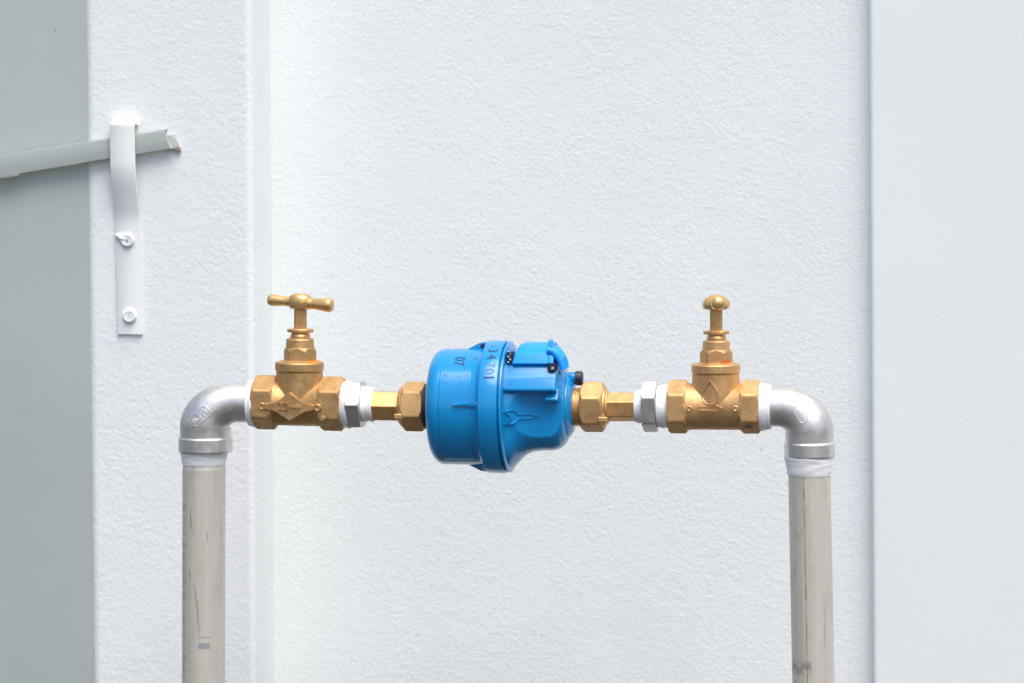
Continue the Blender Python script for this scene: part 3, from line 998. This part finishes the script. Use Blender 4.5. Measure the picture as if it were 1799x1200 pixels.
# spine rib at the drum's front
bm = bmesh.new()
prism(bm, [(-66, 13), (-30, 16), (-22, 16), (-22, 9), (-62, 10)][::-1], -107, -98, 1.2, 2)
part('rib', bm, M_blue, fm, drum)
bm = bmesh.new(); tb = text_bm("07", 25, 0, 0.3, 1.0)
for v in tb.verts: v.co = Vector((v.co.y - 62 + 0, -v.co.x + 99, 0))
bm = tb
part('printed_number', wrapx(bm, 102.2, 0.3), M_ink, fm, drum)
bm = text_bm("0", 17, 0, 0.2)
for v in bm.verts: v.co = Vector((v.co.y - 34, -v.co.x + 108, 0))
part('printed_number', wrapx(bm, 102.8, 0.3), M_ink2, fm, drum)

# clamp ring
bm = bmesh.new()
lathe(bm, [(-22, 100), (-22, 113), (-20.5, 115.5), (-18, 116), (9, 116.5), (11, 115.5), (12, 113), (12, 109), (14, 109), (14, 113), (15.5, 115), (18, 114.5), (19.5, 112), (20, 106)], 'x', 180)
ring = part('clamp_ring', bm, M_blue, fm, ang=30)
arc = R_(0)
for g, th, m_, sz_ in (("1", 30.5, M_ink, 26), ("0", 36.5, M_ink2, 24), ("7", 43.5, M_ink2, 24), ("4", 52.5, M_ink, 24), ("3", 61.5, M_ink, 24), ("3", 71.0, M_ink2, 22)):
    bm = text_bm(g, sz_, 0, 0.25)
    for v in bm.verts: v.co = Vector((v.co.y - 4, -v.co.x + R_(th) * 116.4, 0))
    part('printed_digit', wrapx(bm, 116.4, 0.3), m_, fm, ring)

# lugs with a pin hole above and below, left of the ring
for sg in (1, -1):
    bm = bmesh.new()
    ptsl = [(-58, sg * 101), (-36, sg * 112), (-21, sg * 114), (-21, sg * 98), (-58, sg * 98)]
    prism(bm, ptsl if sg < 0 else ptsl[::-1], -9, 9, 1.2, 2)
    lg = part('seal_lug', bm, M_blue, fm, drum)
    bm = bmesh.new(); lathe(bm, [(-10.2, 0.5), (-10.2, 4.2), (-8, 4.6)], 'y', 20, (-29, 0, sg * 106.5))
    part('pin_hole', bm, M_dot if sg < 0 else M_black, fm, lg)

# right-hand body: bell narrowing to a cylinder with a flat on the front
def bell(x):
    pts_ = [(19, 108), (24, 105), (30, 99), (37, 91), (44, 85), (52, 80.5), (60, 78), (72, 76.5), (90, 76), (100, 74.5), (108, 70), (115, 62), (119, 54), (121, 44), (121.5, 30)]
    if x <= pts_[0][0]: return pts_[0][1]
    for (a, ra), (b, rb_) in zip(pts_, pts_[1:]):
        if x <= b:
            return ra + (rb_ - ra) * (x - a) / (b - a)
    return pts_[-1][1]
def front_r(a):
    return 76.3 + 12.0 * max(0.0, 1 - (a - 19) / 45.0) ** 1.5
def bellf(t, a, r):
    k = max(0.0, min(1.0, (-sin(t) - 0.30) / 0.5)); k = k * k * (3 - 2 * k)
    if a > 14: r = r * k + min(r, front_r(a)) * (1 - k)
    # flat face turned to the camera; edges curve in towards the ring
    if a > 20 and cos(t) > 0:
        if a < 78:
            k = max(0.0, min(1.0, (78 - a) / 50.0)); c = 47.5 * math.sqrt(max(0.0, 1 - k * k))
        else: c = 47.5
        R0 = front_r(a)
        Fd = math.sqrt(max(1.0, R0 * R0 - c * c))
        # shifted down a little: flat centred at z=-12
        return min(r, Fd / cos(t)) if cos(t) > 0.2 else r
    return r
xs = [19 + k * 1.7 for k in range(48)] + [101 + k * 1.3 for k in range(16)]
bm = bmesh.new()
lathe(bm, [(x, bell(x)) for x in xs], 'x', 240, (0, 0, 0), bellf)
bell_o = part('outlet_body', bm, M_blue, fm, ang=26)

# raised register housing on top of the body, overhanging a dark slot
prof_h = [(-62, 30), (-86, 34), (-88, 37), (-77, 57), (-62, 80), (-48, 94), (-36, 99), (36, 99), (48, 94), (62, 80), (88, 37), (84, 35), (70, 26)]
bm = bmesh.new()
prism_x(bm, prof_h, 14, 112, 3.5, 3)
for v in bm.verts:       # the end slopes inward and upward as on the photo
    if v.co.x > 90:
        v.co.x -= max(0, (v.co.z - 50)) * 0.22 + max(0, abs(v.co.y) - 55) * 0.12
hous = part('register_housing', bm, M_blue, fm, ang=30)
# ledge below the slot
bm = bmesh.new()
prism_x(bm, [(-68, 38), (-81, 20), (-79, 16), (-50, 16), (-50, 38)], 90, 111, 1.5, 2)
for v in bm.verts:
    if v.co.x < 100 and v.co.z > 28: v.co.x += 8
part('ledge', bm, M_blue, fm, ang=40)

# flow arrow on the body
arrow = [(5, -1.5), (14, 1.5), (21, -0.5), (26, -7), (45, -7.5), (60, -11), (45, -15), (26, -14.5), (22, -20), (14, -23), (6, -22), (12, -17), (15, -12), (12, -7)]
arrow = [(x + 16, z) for x, z in arrow]
bm = bmesh.new(); ribbon(bm, subdiv(arrow, 2.5), 2.2, 2.2)
part('flow_arrow', lay_on(fm, bell_o, bm, 0.0), M_blue, fm, bell_o, ang=50)

# lid on the housing, its hinge, tab and clip
lid = [(-71, 80.5), (-61, 98), (-48, 107), (-30, 112), (30, 112), (48, 107), (62, 96), (60, 84), (-50, 84), (-63, 78)]
bm = bmesh.new()
prism_x(bm, lid, 31, 94, 2.6, 3)
for v in bm.verts:
    k = (v.co.z - 80) / 32.0
    if v.co.x < 60: v.co.x += 9 * k
lido = part('lid', bm, M_lid, fm, ang=35)
bm = bmesh.new()   # upright finger tab
prism_x(bm, [(-50, 98), (-44, 119), (-39, 121.5), (-34, 119), (-24, 104)], 90, 97, 2.4, 3)
for v in bm.verts: v.co.x += (v.co.z - 96) * 0.06 - (0 if v.co.z < 110 else 0)
part('finger_tab', bm, M_lid, fm, lido)
bm = bmesh.new()   # clip arms running down over the end
def clip_arm(bm, y):
    pts3 = [(92, y, 104), (102, y, 101), (110, y - 1, 92), (116, y - 2, 80), (118, y - 3, 70)]
    tube(bm, pts3, [6, 6.5, 6, 5.5, 4.5], 14)
prism_x(bm, [(-72, 82), (-62, 97), (-52, 105), (-48, 98), (-58, 90), (-66, 78)], 93, 103, 2.0, 2)
clip_arm(bm, -38); clip_arm(bm, -60); clip_arm(bm, -14)
tube(bm, [(112, -62, 88), (113, -40, 90), (112, -16, 92)], 5, 14)
part('clip', bm, M_lid, fm, lido, ang=50)
bm = bmesh.new(); box(bm, 92, 108, -55, -10, 76, 98, 3)
part('clip_pocket', bm, M_lid2, fm, lido)
bm = bmesh.new()   # dark socket with a screw
lathe(bm, [(-74, 0.5), (-74, 8.0), (-60, 9.5)], 'y', 28, (101, 0, 74))
sk = part('screw_socket', bm, M_black, fm, hous)
bm = bmesh.new(); lathe(bm, [(-77, 0.4), (-77, 2.2), (-73, 2.6)], 'y', 16, (102.5, 0, 73.5))
part('seal_pin', bm, M_dot, fm, sk)
# hinge: dark coil with pale windings at the left of the lid
bm = bmesh.new(); box(bm, 21, 32, -66, -30, 80, 100, 2)
hg = part('hinge', bm, M_black, fm, hous)
bm = bmesh.new()
for k in range(5):
    z = 83 + k * 4.6; y = -67.5 + k * 1.0
    r = bmesh.ops.create_icosphere(bm, subdivisions=2, radius=1.9)
    for v in r['verts']: v.co += Vector((26 + (k % 2) * 3.4 - 1.2, y, z))
part('coil', bm, M_dot, fm, hg)

# end face ring, threads, black cap, rubber seal
bm = bmesh.new()
lathe(bm, [(112, 55), (121, 52), (127, 44), (129, 36), (129, 20)], 'x', 96)
part('outlet_boss', bm, M_blue, fm)
bm = bmesh.new()
prf = [(120, 31)]
x = 127.0
while x < 148: prf += [(x, 31.5), (x + 1.0, 33.6), (x + 2.2, 33.6), (x + 3.2, 31.5)]; x += 4.3
prf += [(149, 31)]
lathe(bm, prf, 'x', 80)
part('thread', bm, M_brass_m, fm, ang=20)
bm = bmesh.new()
lathe(bm, [(-136, 30), (-136, 36), (-133, 39.5), (-121, 41), (-116, 44)], 'x', 64)
part('rubber_seal', bm, M_black, fm)
bm = bmesh.new()
lathe(bm, [(118, 11), (131, 11), (132, 12)], 'x', 32, (0, 6, 50))
cp = part('plug', bm, M_blue, fm)
bm = bmesh.new()
lathe(bm, [(130, 10), (130.5, 12.5), (140, 12.5), (142.5, 11), (143, 7)], 'x', 32, (0, 6, 50))
part('plug_cap', bm, M_black, fm, cp)
bpy.context.view_layer.update()
